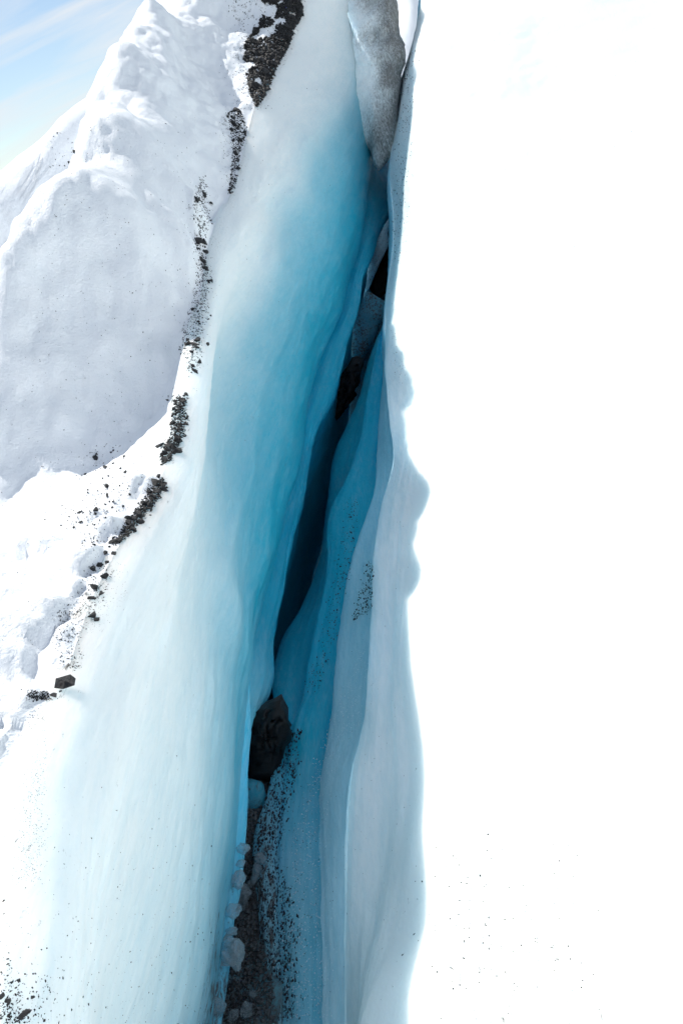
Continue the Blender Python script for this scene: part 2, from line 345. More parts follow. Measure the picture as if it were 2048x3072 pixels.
# ------------------------------------------------------------------ left snow field above the wall (fitted through surveyed points and an added unseen tower)
def face_t(px, py):                                  # the steep shaded face is close to a plane
    r = ray(px, py); return 5.9 / (1.3 * r[1] - r[2] - .5 * r[0])
FACE = [(300,620),(300,760),(300,900),(300,1150),(420,1080),(450,950),(450,800),(400,1250),(480,1250),(520,1120),(0,1149),(133,945),(0,1300),(150,1200),(190,800),(150,1050),(0,838),(0,990),(380,600)]
ctrl = [at(x_, y_, face_t(x_, y_)) for x_, y_ in FACE]
ctrl += P([(0,1480,3.1),(150,1430,3.15),(300,1385,3.2),(420,1420,2.6),(260,1600,2.05),(120,1700,2.0),(0,1800,1.8),(100,2000,1.52),(0,2200,1.38),
          (540,640,3.95),(450,620,3.8),(61,700,3.32),(110,560,3.42),(240,510,3.75),(307,465,3.95),
          (350,330,4.1),(350,150,5.0),(261,392,4.0),(262,330,4.3),(313,170,5.1),(385,85,5.7),(450,0,6.2),(500,100,6.0),(600,200,6.4),(560,0,7.0),(480,430,4.2),(560,450,4.8),(650,300,6.1),(600,620,4.1),(700,50,7.2)])
ctrl += [(-1.9,3.8,-1.05),(-1.92,4.2,-.95),(-1.88,4.6,-.85),(-1.66,4.5,-.5),(-1.85,5.3,-.5),(-2.15,6.3,-.35),(-2.2,7.2,0),(-2.3,8,.2),
         (-2.8,6.5,-1.0),(-3.5,3.5,-2.4),(-3.5,6.5,-1.8),(-4.5,1,-2.8),(-4.5,9,-1.8),(-2.8,9,-.8),(-1.8,1.2,-1.4),(-2.4,1.6,-1.7),(-1.3,.2,-1.15),(-2.5,0,-1.6),
         (-1.2,-1.5,-1.1),(-3,-2.5,-1.9),(-1.0,9.4,1.8),(-1.5,9.3,1.7),(-1.9,9.6,1.5),(-1.2,10.5,2.4),(-1.2,11.8,2.8),(-2.2,10.6,1.4),(-3,11.5,-.8),(-4.5,12.4,-2),(-.8,-2.6,-1.05)]  # high far points: unseen tower added to throw shade on the right wall
for yy in np.concatenate([[-2.6, -1.2, 0], np.linspace(.5, 12, 22)]):
    q = crest(np.array([yy]))[0]; ctrl.append((q[0], yy, q[1]))
    ctrl.append((q[0] - .10, yy, q[1] + (.02 if yy < 2.3 else (-.10 if yy < 3.7 else .03))))
ctrl = np.array(ctrl)
def tps(A, v, Q, lam=3e-3):
    k = lambda r2: np.where(r2 > 1e-12, .5 * r2 * np.log(np.maximum(r2, 1e-12)), 0)
    r2 = ((A[:, None] - A[None]) ** 2).sum(-1); n = len(A)
    Pm = np.concatenate([np.ones((n, 1)), A], 1)
    M = np.zeros((n + 3, n + 3)); M[:n, :n] = k(r2) + lam * np.eye(n); M[:n, n:] = Pm; M[n:, :n] = Pm.T
    w = np.linalg.solve(M, np.concatenate([v, np.zeros(3)]))
    out = np.zeros(len(Q))
    for s in range(0, len(Q), 20000):
        q = Q[s:s + 20000]; out[s:s + 20000] = k(((q[:, None] - A[None]) ** 2).sum(-1)) @ w[:n] + w[n] + q @ w[n + 1:]
    return out
YF = np.concatenate([np.linspace(-2.6, .3, 18)[:-1], .3 + (10.6 - .3) * np.linspace(0, 1, 330) ** 1.3, np.linspace(10.6, 12.4, 14)[1:]])
cx = crest(YF)
u = np.linspace(0, 1, 230) ** 1.6
X = cx[:, 0][:, None] + (-4.6 - cx[:, 0][:, None]) * u[None]
Yg = np.broadcast_to(YF[:, None], X.shape)
Zg = tps(ctrl[:, :2], ctrl[:, 2], np.stack([X.ravel(), Yg.ravel()], -1)).reshape(X.shape)
e = smooth(0, .07, cx[:, 0][:, None] - X)
Zg = cx[:, 1][:, None] * (1 - e) + Zg * e
Gf = np.stack([X, Yg, Zg], -1)
nf = grid_normals(Gf); nf = np.where(nf[..., 2:] < 0, -nf, nf)
flat = smooth(2.4, 1.9, Yg) if False else 1 - smooth(1.9, 2.7, Yg)
lump = billow(Gf * np.array([5, 5, 5.]) + 3, 3) * .16 - .05
flute = fbm(np.stack([X * 5.5 + Yg * 1.5, Yg * .8, Zg * .9], -1) + 77, 4) * .03 * (1 - flat)
calm = 1 - .6 * smooth(3.4, 3.9, Yg) * (1 - smooth(5.5, 6.5, Yg)) * smooth(-1.5, -1.2, X)
dsp = e * calm * (lump * (.20 + .75 * flat) + flute + (billow(Gf * 2.6 + 15, 3) - .3) * .07 * (1 - flat) + .03 * fbm(Gf * 1.6 + 5, 4) + .012 * fbm(Gf * 18 + 2, 3) * (.4 + flat))
Gf = Gf + nf * dsp[..., None]
# outer edge falls to the glacier below
edge = smooth(.86, 1.0, u)[None, :] ; Gf[..., 2] -= 9 * edge ** 2
dirtF = .28 * np.exp(-((cx[:, 0][:, None] - X) / .10) ** 2) * (Yg < 2.2) + 0 * X
me = new_mesh('snow_field', Gf, grid_faces(*X.shape, True), M_SNOW, attrs={'dirt': dirtF})
left_field = tag(obj('snow_slope', me), 'white lumpy snow slope with a shaded blue face rising against the sky', 'snow slope', kind='structure')

# ------------------------------------------------------------------ right wall and sunlit slab
g, e_, f, mm = rim(YS), eline(YS), fline(YS), mline(YS)
mm = mm + np.array([.03, -.05]) * open_
rise = .30
offs = [(8.5, -7.0), (6.5, 6.5 * rise + .1), (3.0, 3.0 * rise + .13), (1.2, 1.2 * rise + .12), (.40, .40 * rise + .10), (.12, .12 * rise + .055)]
ge = nline(YS); q_ = qline(YS)
ft = smooth(1.6, 2.4, YS)[:, None]
fs = f + np.array([.07, -.09]) * ft + np.array([0, -.01]) * (1 - ft)
mf = .45 * fs + .55 * q_ + np.array([.012, .012])
qs = q_ + np.array([.045, -.09]) * ft + np.array([0, -.01]) * (1 - ft)
qm = .5 * qs + .5 * mm + np.array([.01, .015])
et = smooth(1.9, 2.5, YS)[:, None] * (1 - smooth(4.9, 5.6, YS)[:, None])
es = e_ + np.array([.03, -.06]) * et + np.array([-.004, -.01]) * (1 - et)
K = np.stack([g + np.array(o) for o in offs] + [g, ge, e_, es, f, fs, mf, q_, qs, qm, mm, mm + np.array([.06, -.1]), mm + np.array([.10, -.6]), mm + np.array([.05, -1.9])], 1)
nk = K.shape[1]; sh = np.zeros((R, nk)); sh[:, 6] = .25; sh[:, 8] = .8 * et[:, 0]; sh[:, 9] = .6 * et[:, 0]; sh[:, 10] = .8 * ft[:, 0]; sh[:, 11] = .6 * ft[:, 0]; sh[:, 13] = .7 * ft[:, 0]; sh[:, 14] = .6 * ft[:, 0]; sh[:, 7] = .75 * smooth(4.2, 5.0, YS)
cnt = [6, 14, 16, 30, 34, 22, 24, 24, 6, 32, 6, 20, 20, 6, 16, 16, 8, 10, 10]
G2, par = loft(K, cnt, sh); C_ = G2.shape[1]
G = np.stack([G2[..., 0], np.broadcast_to(YS[:, None], (R, C_)), G2[..., 1]], -1)
nr = -grid_normals(G)
slab = 1 - smooth(4.6, 6.2, par)
disp = .05 * fbm(G * np.array([.9, .9, .9]) + 21, 4) * slab + .008 * fbm(G * 14 + 4, 3) * slab
wl = smooth(6.0, 6.8, par)
disp += .018 * fbm(np.stack([par * 2.2, G[..., 1] * .9, G[..., 2] * 1.5], -1) + 60, 4) * wl + .0055 * fbm(G * np.array([20, 7, 20]) + 33, 3) * wl
pitb = np.exp(-((par - 10.6) / 1.6) ** 2) * (1 - smooth(2.2, 3.2, G[..., 1]))     # pitted, granular ice near the camera
disp += .010 * (billow(G * np.array([38, 14, 38]) + 8, 2) - .25) * pitb
G = G + nr * disp[..., None]
firn_light = 1 - .22 * smooth(6.1, 8.2, par) - .42 * smooth(8.3, 9.3, par) - .36 * smooth(10, 10.6, par)  # steps at the folds paint in the shade of steep and undercut faces
firn_light = firn_light + .26 * (1 - smooth(1.4, 2.3, G[..., 1])) * smooth(9.5, 10.5, par)
firn_light = np.where(par < 10.2, firn_light + .14 * (1 - smooth(1.6, 2.6, G[..., 1])) * smooth(6.5, 8, par), firn_light)
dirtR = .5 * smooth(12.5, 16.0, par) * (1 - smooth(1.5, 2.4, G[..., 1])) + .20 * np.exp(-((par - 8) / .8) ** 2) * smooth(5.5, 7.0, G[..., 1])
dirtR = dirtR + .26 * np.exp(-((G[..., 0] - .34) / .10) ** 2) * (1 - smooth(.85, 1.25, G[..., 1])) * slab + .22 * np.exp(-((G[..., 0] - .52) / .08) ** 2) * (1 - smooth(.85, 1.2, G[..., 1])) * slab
me = new_mesh('ice_wall', G, grid_faces(R, C_, True), M_ICE, attrs={'firn_light': np.clip(firn_light, 0, 1) + .35 * (1 - smooth(5.0, 6.1, par)), 'dirt': dirtR})
right_wall = tag(obj('ice_wall_right', me), 'sunlit white ice slab whose shaded blue side drops into the crack', 'ice wall', kind='structure')
right_wall_G = G

# ------------------------------------------------------------------ crack floor
mid = .5 * (d[:, 0] + mm[:, 0])
def floor_z(Yq): return np.interp(Yq, [-3, 1.6, 2.0, 2.5, 3.2, 4.5, 6.2, 8.5, 12.5], [-2.46, -2.46, -2.46, -2.95, -3.7, -3.5, -2.8, -2.0, -.6])
fw = np.linspace(-.28, .28, 40)
Gx = mid[:, None] + fw[None]; Gy = np.broadcast_to(YS[:, None], Gx.shape); Gz = np.broadcast_to(floor_z(YS)[:, None], Gx.shape)
Gq = np.stack([Gx, Gy, Gz], -1); Gq[..., 2] += .05 * fbm(Gq * 4 + 2, 3) + .025 * billow(Gq * 16, 2)
me = new_mesh('crack_floor', Gq, grid_faces(*Gx.shape, False), M_DIRTY, attrs={'firn_light': 0 * Gx + .05, 'dirt': .55 + .45 * (1 - smooth(2.2, 2.7, Gy)) + .5 * fbm(Gq * 3, 3)})
floor = tag(obj('ground', me), 'black gravel bottom of the crack between the two ice walls', 'gravel floor', kind='structure')

# ------------------------------------------------------------------ glacier plain and far ice hill
gx = np.concatenate([-np.geomspace(2500, 3, 40), np.geomspace(3, 2500, 40)]); GX, GY = np.meshgrid(gx, gx, indexing='ij')
GZ = -9 + 1.2 * fbm(np.stack([GX * .05, GY * .05, 0 * GX], -1), 3) * smooth(12, 40, np.hypot(GX, GY))
me = new_mesh('glacier_plain', np.stack([GX, GY, GZ], -1), grid_faces(80, 80, True), M_SNOW, world_space=True)
tag(obj('terrain', me), 'flat snow-covered glacier stretching to the horizon', 'glacier', kind='structure')

hx = np.linspace(-14, 60, 180); hy = np.linspace(62, 110, 60); HX, HY = np.meshgrid(hx, hy, indexing='ij')
Q = np.stack([HX * .13, HY * .13, 0 * HX], -1)
ridge = (1 - billow(Q, 4, .55)) * 1.0
HZ = -9 + smooth(62, 84, HY) * smooth(110, 92, HY) * smooth(-14, 2, HX) * smooth(60, 40, HX) * (9.5 + 12.0 * (ridge - .35)) if False else -9.5 + smooth(62, 80, HY) * (1 - smooth(95, 110, HY)) * smooth(-14, 0, HX) * (1 - smooth(42, 60, HX)) * (17 + 7.5 * (ridge - .5))
Hm = np.stack([HX, HY, HZ], -1)
me = new_mesh('far_ice_hill', Hm, grid_faces(180, 60, True), M_SNOW, world_space=True)
tag(obj('hills', me), 'distant jagged icefall glimpsed through the gap at the top of the crack', 'icefall', kind='structure')

# ------------------------------------------------------------------ solids traced as outlines with their own depth
def solid(name, outline, tfun, front, back, mat, noise_amp=.02, noise_sc=6, rings=14, dens=4, attrs_fn=None, sharp=.5, facet=False):
    o = np.array(outline, float)
    seg = np.concatenate([o, o[:1]]); L_ = np.concatenate([[0], np.cumsum(np.linalg.norm(np.diff(seg, axis=0), axis=1))])
    n = len(o) * dens; s = np.linspace(0, L_[-1], n + 1)[:-1]
    ox = np.interp(s, L_, seg[:, 0]); oy = np.interp(s, L_, seg[:, 1])
    cxy = np.array([ox.mean(), oy.mean()])
    V = []; rs = np.linspace(0, 1, rings + 1)[1:]
    def pt(px, py, off): return ray(px, py) * (tfun(px, py) + off)
    V.append(pt(*cxy, -front))
    for r in rs:
        hgt = (1 - r ** 2) ** sharp
        for a, b in zip(ox, oy): V.append(pt(cxy[0] + (a - cxy[0]) * r, cxy[1] + (b - cxy[1]) * r, -front * hgt))
    for r in rs[::-1][1:]:
        hgt = (1 - r ** 2) ** .5
        for a, b in zip(ox, oy): V.append(pt(cxy[0] + (a - cxy[0]) * r, cxy[1] + (b - cxy[1]) * r, back * hgt))
    V.append(pt(*cxy, back)); V = np.array(V)
    nr_ = 2 * rings - 1; F = []
    for i in range(n): F.append((0, 1 + i, 1 + (i + 1) % n))
    for k in range(nr_ - 1):
        b0, b1 = 1 + k * n, 1 + (k + 1) * n
        for i in range(n):
            i2 = (i + 1) % n; F.append((b0 + i, b1 + i, b1 + i2)); F.append((b0 + i, b1 + i2, b0 + i2))
    last = len(V) - 1; b0 = 1 + (nr_ - 1) * n
    for i in range(n): F.append((b0 + i, last, b0 + (i + 1) % n))
    cen = V.mean(0); dirv = V - cen; dirv /= np.maximum(np.linalg.norm(dirv, axis=1), 1e-6)[:, None]
    V = V + dirv * (noise_amp * fbm(V * noise_sc + 31, 4))[:, None]
    if facet: V = V + rng.normal(size=V.shape) * noise_amp * .35
    at_ = attrs_fn(V) if attrs_fn else {}
    return new_mesh(name, V, np.array(F), mat, smooth_shade=not facet, attrs=at_)

# dirty block of ice hanging over the far end
me = solid('dirty_block', [(985,-70),(1186,-70),(1192,0),(1194,66),(1202,102),(1222,138),(1204,230),(1193,306),(1187,383),(1174,459),(1153,495),(1136,510),(1120,490),(1110,449),(1069,388),(1039,367),(1013,316),(1022,250),(1046,180),(1050,90)],
           lambda x, y: 7.92 - .0017 * (x - 1020), .20, .7, M_DIRTY, .09, 4, 24, 6,
           lambda V: {'firn_light': np.full(len(V), .95), 'dirt': np.clip(.05 + .95 * smooth(.10, .62, V[:, 0]) + .65 * fbm(V * 2.5, 3), 0, 1)})
tag(obj('ice_block', me), 'grey dirt-streaked block of ice hanging over the far end of the crack', 'ice block')

# the ridge behind, with its shaded band
me = solid('ridge', [(-420,900),(-250,690),(-100,585),(0,515),(60,470),(130,410),(180,350),(240,305),(300,270),(370,330),(380,470),(340,700),(300,1000),(220,1400),(0,1750),(-450,1800),(-600,1300)],
           lambda x, y: 5.9 + .0026 * x, .5, 1.4, M_SNOW, .10, 2.2, 22, 8, lambda V: {'dirt': np.full(len(V), .06)})
tag(obj('ice_ridge', me), 'narrow snowy ridge on the skyline with a blue shaded side', 'ice ridge')


# ------------------------------------------------------------------ boulders and ice blocks wedged in the crack
def wedge(name, outline, t, front, back, mat, label, cat, amp=.02, sc=8, sharp=.35, attrs=None):
    fc = mat is M_BOULDER
    me = solid(name, outline, lambda x, y: t, front, back, mat, amp, sc, 9 if fc else 10, 2 if fc else 3, attrs, sharp, fc)
    return tag(obj(name, me), label, cat)
ICEA = lambda V: {'firn_light': np.full(len(V), .12), 'dirt': np.clip(.35 + .6 * fbm(V * 5, 3), 0, 1)}
wedge('boulder', [(735,2180),(752,2150),(790,2105),(822,2085),(850,2080),(862,2120),(872,2185),(862,2240),(838,2300),(815,2345),(780,2352),(745,2332),(732,2260)], 2.97, .10, .22, M_BOULDER,
      'big wet black boulder jammed low in the crack', 'boulder', .018, 14, .3)
wedge('ice_slab', [(1176,648),(1160,662),(1138,702),(1112,765),(1092,833),(1080,915),(1105,868),(1136,796),(1169,728),(1160,692)], 7.75, .02, .25, M_ICE,
      'thin pale plate of ice standing at the far end of the crack', 'ice slab', .0, 5, .3, lambda V: {'firn_light': np.full(len(V), .45), 'dirt': np.full(len(V), .25)})
wedge('boulder', [(1176,640),(1190,700),(1185,800),(1170,880),(1140,905),(1112,880),(1108,858),(1140,790),(1172,722),(1166,680)], 8.2, .12, .3, M_BOULDER, 'dark boulder behind the pale ice plate in the crack', 'boulder', .04, 7, .4)
wedge('ice_block', [(1100,872),(1140,892),(1162,900),(1158,950),(1112,1030),(1082,1085),(1045,1075),(1044,1005),(1070,930)], 7.2, .10, .3, M_ICE, 'dim blue-grey ice block sunk in the crack below the dark boulder', 'ice block', .04, 6, .4, ICEA)
wedge('boulder', [(1005,1165),(1036,1100),(1052,1080),(1085,1060),(1090,1090),(1070,1160),(1046,1215),(1012,1262),(985,1270),(986,1210)], 6.3, .10, .25, M_BOULDER, 'black boulder in the narrow middle of the crack', 'boulder', .04, 8, .4)
wedge('ice_block', [(735,2335),(790,2345),(800,2390),(790,2440),(760,2462),(725,2450),(722,2390)], 2.86, .06, .12, M_ICE, 'smooth dim blue lump of ice under the big black boulder', 'ice block', .01, 12, .45, lambda V: {'firn_light': np.full(len(V), .05), 'dirt': np.full(len(V), .3)})

# ------------------------------------------------------------------ survey of the surfaces the debris lies on
bpy.context.view_layer.update()
DG = bpy.context.evaluated_depsgraph_get()
def hit(px, py, only=None):
    dvec = Vector(tuple(RW @ ray(px, py)))
    ok, loc, n, idx, ob, _ = scene.ray_cast(DG, Vector((0, 0, 0)), dvec)
    if not ok or (only and ob.name.split('.')[0] not in only): return None
    if n.dot(dvec) > 0: n = -n
    return loc, n, loc.length / dvec.length * 1.0, float(dvec.normalized().dot(n))
def inside(poly, x, y):
    c = False; k = len(poly)
    for i in range(k):
        x1, y1 = poly[i]; x2, y2 = poly[(i + 1) % k]
        if (y1 > y) != (y2 > y) and x < (x2 - x1) * (y - y1) / (y2 - y1) + x1: c = not c
    return c

# stone meshes shared by the chips
def stone_mesh(name, seed, flat, mat, pts=11, lumpy=0):
    import bmesh
    r = np.random.default_rng(seed); bm = bmesh.new()
    v = r.normal(size=(pts, 3)); v /= np.linalg.norm(v, axis=1)[:, None]; v *= r.uniform(.75, 1.1, (pts, 1))
    v *= np.array([1.0, r.uniform(.55, .85), flat]) * .5
    for p in v: bm.verts.new(p)
    res = bmesh.ops.convex_hull(bm, input=bm.verts)
    junk = [e for e in res['geom_interior'] if isinstance(e, bmesh.types.BMVert)]
    if junk: bmesh.ops.delete(bm, geom=junk, context='VERTS')
    me = bpy.data.meshes.new(name); bm.to_mesh(me); bm.free(); me.materials.append(mat); return me
STONES = [stone_mesh('stone', 100 + i, [.32, .45, .6, .4][i % 4], M_ROCK, 10 + i % 5) for i in range(12)]
STONE_V = []
for me_ in STONES:
    STONE_V.append((np.array([v.co[:] for v in me_.vertices]), np.array([list(p.vertices) for p in me_.polygons])))

def frame(n, yaw):
    z = n.normalized(); x = z.orthogonal().normalized(); y = z.cross(x)
    x2 = x * math.cos(yaw) + y * math.sin(yaw); y2 = z.cross(x2)
    return Matrix((x2, y2, z)).transposed()
PENDING = []; GRIT = {}
def put_stone(px, py, size_px, label, group=None, seed=None, stretch=1.0, name='rock', sink=.18, tilt=.35, face=0.0):
    h = hit(px, py)
    if h is None: return False
    loc, n, t, _ = h
    sz = size_px / FPX * t
    r = random.Random(seed if seed is not None else int(px * 7 + py * 13))
    nn = (n * (1 - face) - loc.normalized() * face + Vector((r.uniform(-1, 1), r.uniform(-1, 1), r.uniform(-1, 1))) * tilt).normalized()
    rot = frame(nn, r.uniform(0, 6.28)).to_4x4()
    PENDING.append((r.randrange(len(STONES)), Matrix.Translation(loc + n * sz * (.2 - sink * .5)) @ rot @ Matrix.Diagonal((sz * stretch, sz, sz * r.uniform(.8, 1.3), 1)), label, group, name, py))
    return True
def put_grit(key, px, py, size_px, only=None, elong=1.0):
    h = hit(px, py, only)
    if h is None: return
    loc, n, t, cosv = h
    sz = size_px / FPX * t
    if len(loc) and t > 30: return
    GRIT.setdefault(key, []).append((loc, n, sz, elong))

# --- stones that can be told apart
R_ = put_stone
R_(200, 2062, 88, 'largest flat angular black rock lying alone below the line of stones', seed=5, sink=0, tilt=.1, face=.55)
R_(163, 2088, 32, 'small black rock just below-left of the largest flat rock', seed=6)
R_(138, 2098, 20, 'smallest of the two black rocks beside the gravel under the largest flat rock', seed=8)
for i, (x, y, s_, lab) in enumerate([
    (281, 1765, 40, 'six-sided dark grey stone midway down the line of stones'),
    (313, 1731, 34, 'upright oval dark stone just above the six-sided stone'),
    (298, 1697, 34, 'tall narrow dark stone topping the loose string of stones'),
    (279, 1708, 26, 'small dark stone leaning on the tall narrow stone'),
    (301, 1783, 24, 'slim black sliver to the right of the six-sided stone'),
    (276, 1798, 30, 'black stone just under the six-sided stone'),
    (274, 1849, 36, 'square black stone at the lower end of the string of stones'),
    (290, 1860, 24, 'rounded grey stone touching the square black stone'),
    (322, 1688, 18, 'little black chip right of the tall narrow stone'),
    (342, 1662, 22, 'black sliver at the foot of the dense gravel line'),
    (317, 1662, 24, 'black chip left of the sliver at the foot of the gravel line'),
    (490, 1468, 34, 'dark slab standing at the right edge of the gravel line'),
    (475, 1432, 26, 'black stone capping the gravel line below the crest gap'),
    (322, 1461, 28, 'leaf-shaped dark stone in the snow hollow'),
    (376, 1418, 20, 'square black stone at the top of the snow hollow'),
    (318, 1403, 26, 'long black stone above the leaf-shaped stone'),
    (288, 1375, 24, 'black splinter on the rim of the snow hollow'),
    (286, 1532, 26, 'flat black stone on the pale ledge left of the gravel line'),
    (240, 1539, 18, 'black chip on the pale ledge left of the flat stone'),
    (242, 1568, 18, 'black chip below the pale ledge'),
    (281, 1635, 18, 'round black pebble alone in the snow beside the gravel foot'),
    (225, 455, 22, 'dark stone lodged in the shaded blue band of the skyline ridge'),
    (208, 489, 14, 'lower dark stone in the shaded blue band of the skyline ridge'),
    (72, 3048, 46, 'blurred black stone at the bottom left corner'),
    (25, 3005, 26, 'black stone near the left edge above the corner stone'),
    (6, 2990, 24, 'black stone cut by the left edge of the picture'),
    (58, 2942, 18, 'black pebble highest among the corner stones'),
    (98, 2993, 18, 'black pebble on the upper right of the corner stones'),
    (585, 1036, 30, 'oblong black stone on the crest beside a pointed chip'),
    (622, 1035, 20, 'pointed black chip right of the oblong crest stone'),
    (584, 1117, 26, 'black stone at the lower end of the crest stones'),
    (596, 1088, 22, 'black stone just above the lowest crest stone'),
    (182, 2075, 12, 'tiny black chip between the flat rock and the small rock'),
    ]): R_(x, y, s_, lab, 'single stones of the debris line', seed=40 + i, face=.4)

def path_samples(path, n, jitter_fn=random.gauss):
    q = np.array(path, float); seg = np.linalg.norm(np.diff(q[:, :2], axis=0), axis=1) * (q[:-1, 2] + q[1:, 2]); cs = np.concatenate([[0], np.cumsum(seg)]); out = []
    for _ in range(n):
        s_ = random.random() * cs[-1]; k = min(np.searchsorted(cs, s_) - 1, len(q) - 2); k = max(k, 0); u_ = (s_ - cs[k]) / max(seg[k], 1e-6)
        p = q[k] * (1 - u_) + q[k + 1] * u_
        out.append((p[0] + random.uniform(-1, 1) * p[2] + random.gauss(0, p[2] * .18), p[1] + random.gauss(0, 4)))
    return out
# --- the debris band, patch by patch
K1 = [(755,-30),(905,-30),(908,45),(880,92),(868,135),(842,182),(815,240),(790,296),(770,325),(752,292),(748,262),(738,225),(728,170),(735,130),(760,95),(765,60),(745,30)]
def in_patch(poly, n, x0, x1, y0, y1, hole):
    out = []
    while len(out) < n:
        x, y = random.uniform(x0, x1), random.uniform(y0, y1)
        if inside(poly, x, y) and hole(x, y): out.append((x, y))
    return out
def k1_keep(x, y):
    v = float(noise(np.array([x / 42.0, y / 30.0, 3.3]))); edge_x = np.interp(y, [-30, 45, 135, 240, 325], [905, 908, 868, 815, 775])
    return v + .50 - (edge_x - x) / 230.0 > 0.05
for x, y in in_patch(K1, 58, 720, 910, -20, 330, k1_keep): R_(x, y, random.choice([10, 12, 14, 17, 22, 30]), 'black chip in the wide top gravel patch', 'chips of the top gravel patch', tilt=.5)
for x, y in in_patch(K1, 4600, 720, 910, -20, 330, k1_keep): put_grit('top', x, y, random.choice([3.5, 5, 6, 8, 10, 13, 16]))
for _ in range(420): put_grit('top', random.gauss(745, 32), random.uniform(-10, 330), random.uniform(2, 5))
K2 = [(678,338),(718,326),(742,375),(738,412),(722,455),(714,520),(702,578),(684,584),(690,540),(696,470),(696,420),(686,372)]
for x, y in in_patch(K2, 26, 660, 750, 320, 590, lambda x, y: True): R_(x, y, random.choice([9, 11, 13, 16, 20, 26]), 'black chip in the narrow second gravel patch', 'chips of the second gravel patch', tilt=.5)
for x, y in in_patch(K2, 800, 660, 750, 320, 590, lambda x, y: True): put_grit('top', x, y, random.uniform(3, 8))
for x, y in path_samples([(690,350,40),(690,560,22)], 120): put_grit('top', x, y, random.uniform(2, 4))
crest_path = [(612,530,14),(604,570,10),(598,595,18),(606,650,26),(612,690,14),(592,742,20),(606,782,14),(612,845,26),(600,900,20),(590,960,30),(575,1005,24),(570,1045,34),(578,1090,22),(580,1115,16)]
clumps = [(606,596,20,6),(600,735,22,11),(606,783,14,6),(612,808,12,4),(625,850,18,5),(602,945,26,6),(578,1045,26,9),(580,1105,16,5)]
for (cx_, cy_, rr, n_) in clumps:
    for _ in range(n_): R_(random.gauss(cx_, rr * .55), random.gauss(cy_, rr * .5), random.choice([10, 12, 15, 19, 24, 30]), 'black chip in the broken string along the upper crest', 'chips of the upper crest', tilt=.5)
for x, y in path_samples(crest_path, 1100): put_grit('crest', x, y, random.uniform(2.5, 7))
for x, y in path_samples([(590,560,45),(600,760,55),(570,1000,60)], 110): put_grit('crest', x, y, random.uniform(1.5, 4))
K4 = [(540,1190,26),(538,1225,16),(538,1265,24),(532,1305,20),(518,1335,22),(500,1362,20),(492,1388,8)]
for x, y in path_samples(K4, 34): R_(x, y, random.choice([12, 15, 19, 24, 30, 38]), 'black chip in the thick gravel knot at the bend', 'chips of the crest bend', tilt=.5)
for x, y in path_samples(K4, 1100): put_grit('crest', x, y, random.choice([3, 4, 5, 7, 9, 12]))
K5 = [(478,1440,10),(470,1465,24),(448,1505,20),(420,1540,20),(395,1572,18),(372,1605,16),(345,1632,12)]
for x, y in path_samples(K5, 38): R_(x, y, random.choice([12, 15, 19, 24, 30, 36]), 'dark chip in the tight gravel line on sunlit snow', 'chips of the sunlit gravel line', tilt=.5)
for x, y in path_samples(K5, 1200): put_grit('crest', x, y, random.choice([3, 4, 5, 7, 9, 12]))
for x, y in path_samples([(300,1690,30),(285,1760,40),(270,1800,45),(215,1850,55),(205,1920,40),(215,2010,30)], 620): put_grit('crest', x, y, random.uniform(2, 7))
for x, y in path_samples([(320,1680,50),(330,1780,60),(250,1900,50)], 260): put_grit('crest', x, y, random.uniform(1.2, 3))
for x, y in path_samples([(110,2075,30),(125,2100,34)], 200): put_grit('crest', x, y, random.uniform(3, 9))
for x, y in path_samples([(115,2130,20),(95,2250,45),(80,2400,50),(90,2520,50),(60,2650,60)], 1300): put_grit('crest', x, y, random.uniform(1.2, 4.2))
# chips scattered in the snow hollow and on the pale ledge
for (cx_, cy_, sx, sy, n_, lab) in [(345,1410,48,40,18,'small black chip scattered in the snow hollow'),(320,1500,50,36,16,'small black chip strewn below the snow hollow'),(235,1555,40,22,12,'small chip on the pale ledge left of the gravel'),(280,1625,30,24,7,'small black chip in the snow under the pale ledge')]:
    for _ in range(n_): R_(random.gauss(cx_, sx), random.gauss(cy_, sy), random.uniform(7, 14), lab, 'chips scattered over the left snow', tilt=.6, face=.3)
    for _ in range(n_ * 8): put_grit('snow', random.gauss(cx_, sx * 1.1), random.gauss(cy_, sy * 1.1), random.uniform(2, 6))
for _ in range(420):
    y = random.uniform(350, 1400); x = random.uniform(max(20, 420 - y * .4), 600); put_grit('snow', x, y, abs(random.gauss(0, 1.6)) + 1.6, ('snow_slope',))
for _ in range(70): put_grit('snow', random.uniform(150, 260), random.uniform(380, 620), random.uniform(2, 6), ('ice_ridge',))
for _ in range(120): put_grit('snow', random.uniform(0, 200), random.uniform(1450, 1950), random.uniform(1.5, 4))
# specks on the left wall
for _ in range(520):
    y = 3072 - abs(random.gauss(0, 330)); put_grit('wall', random.uniform(0, 640), y, random.choice([1.6, 2, 2.5, 3, 4, 6]), ('ice_wall_left', 'snow_slope'))
for _ in range(300): put_grit('wall', abs(random.gauss(0, 90)), 3072 - abs(random.gauss(0, 90)), random.uniform(2, 11))
for _ in range(140): put_grit('wall', random.uniform(560, 1150), random.uniform(250, 1400), random.uniform(1.5, 3.5), ('ice_wall_left',))
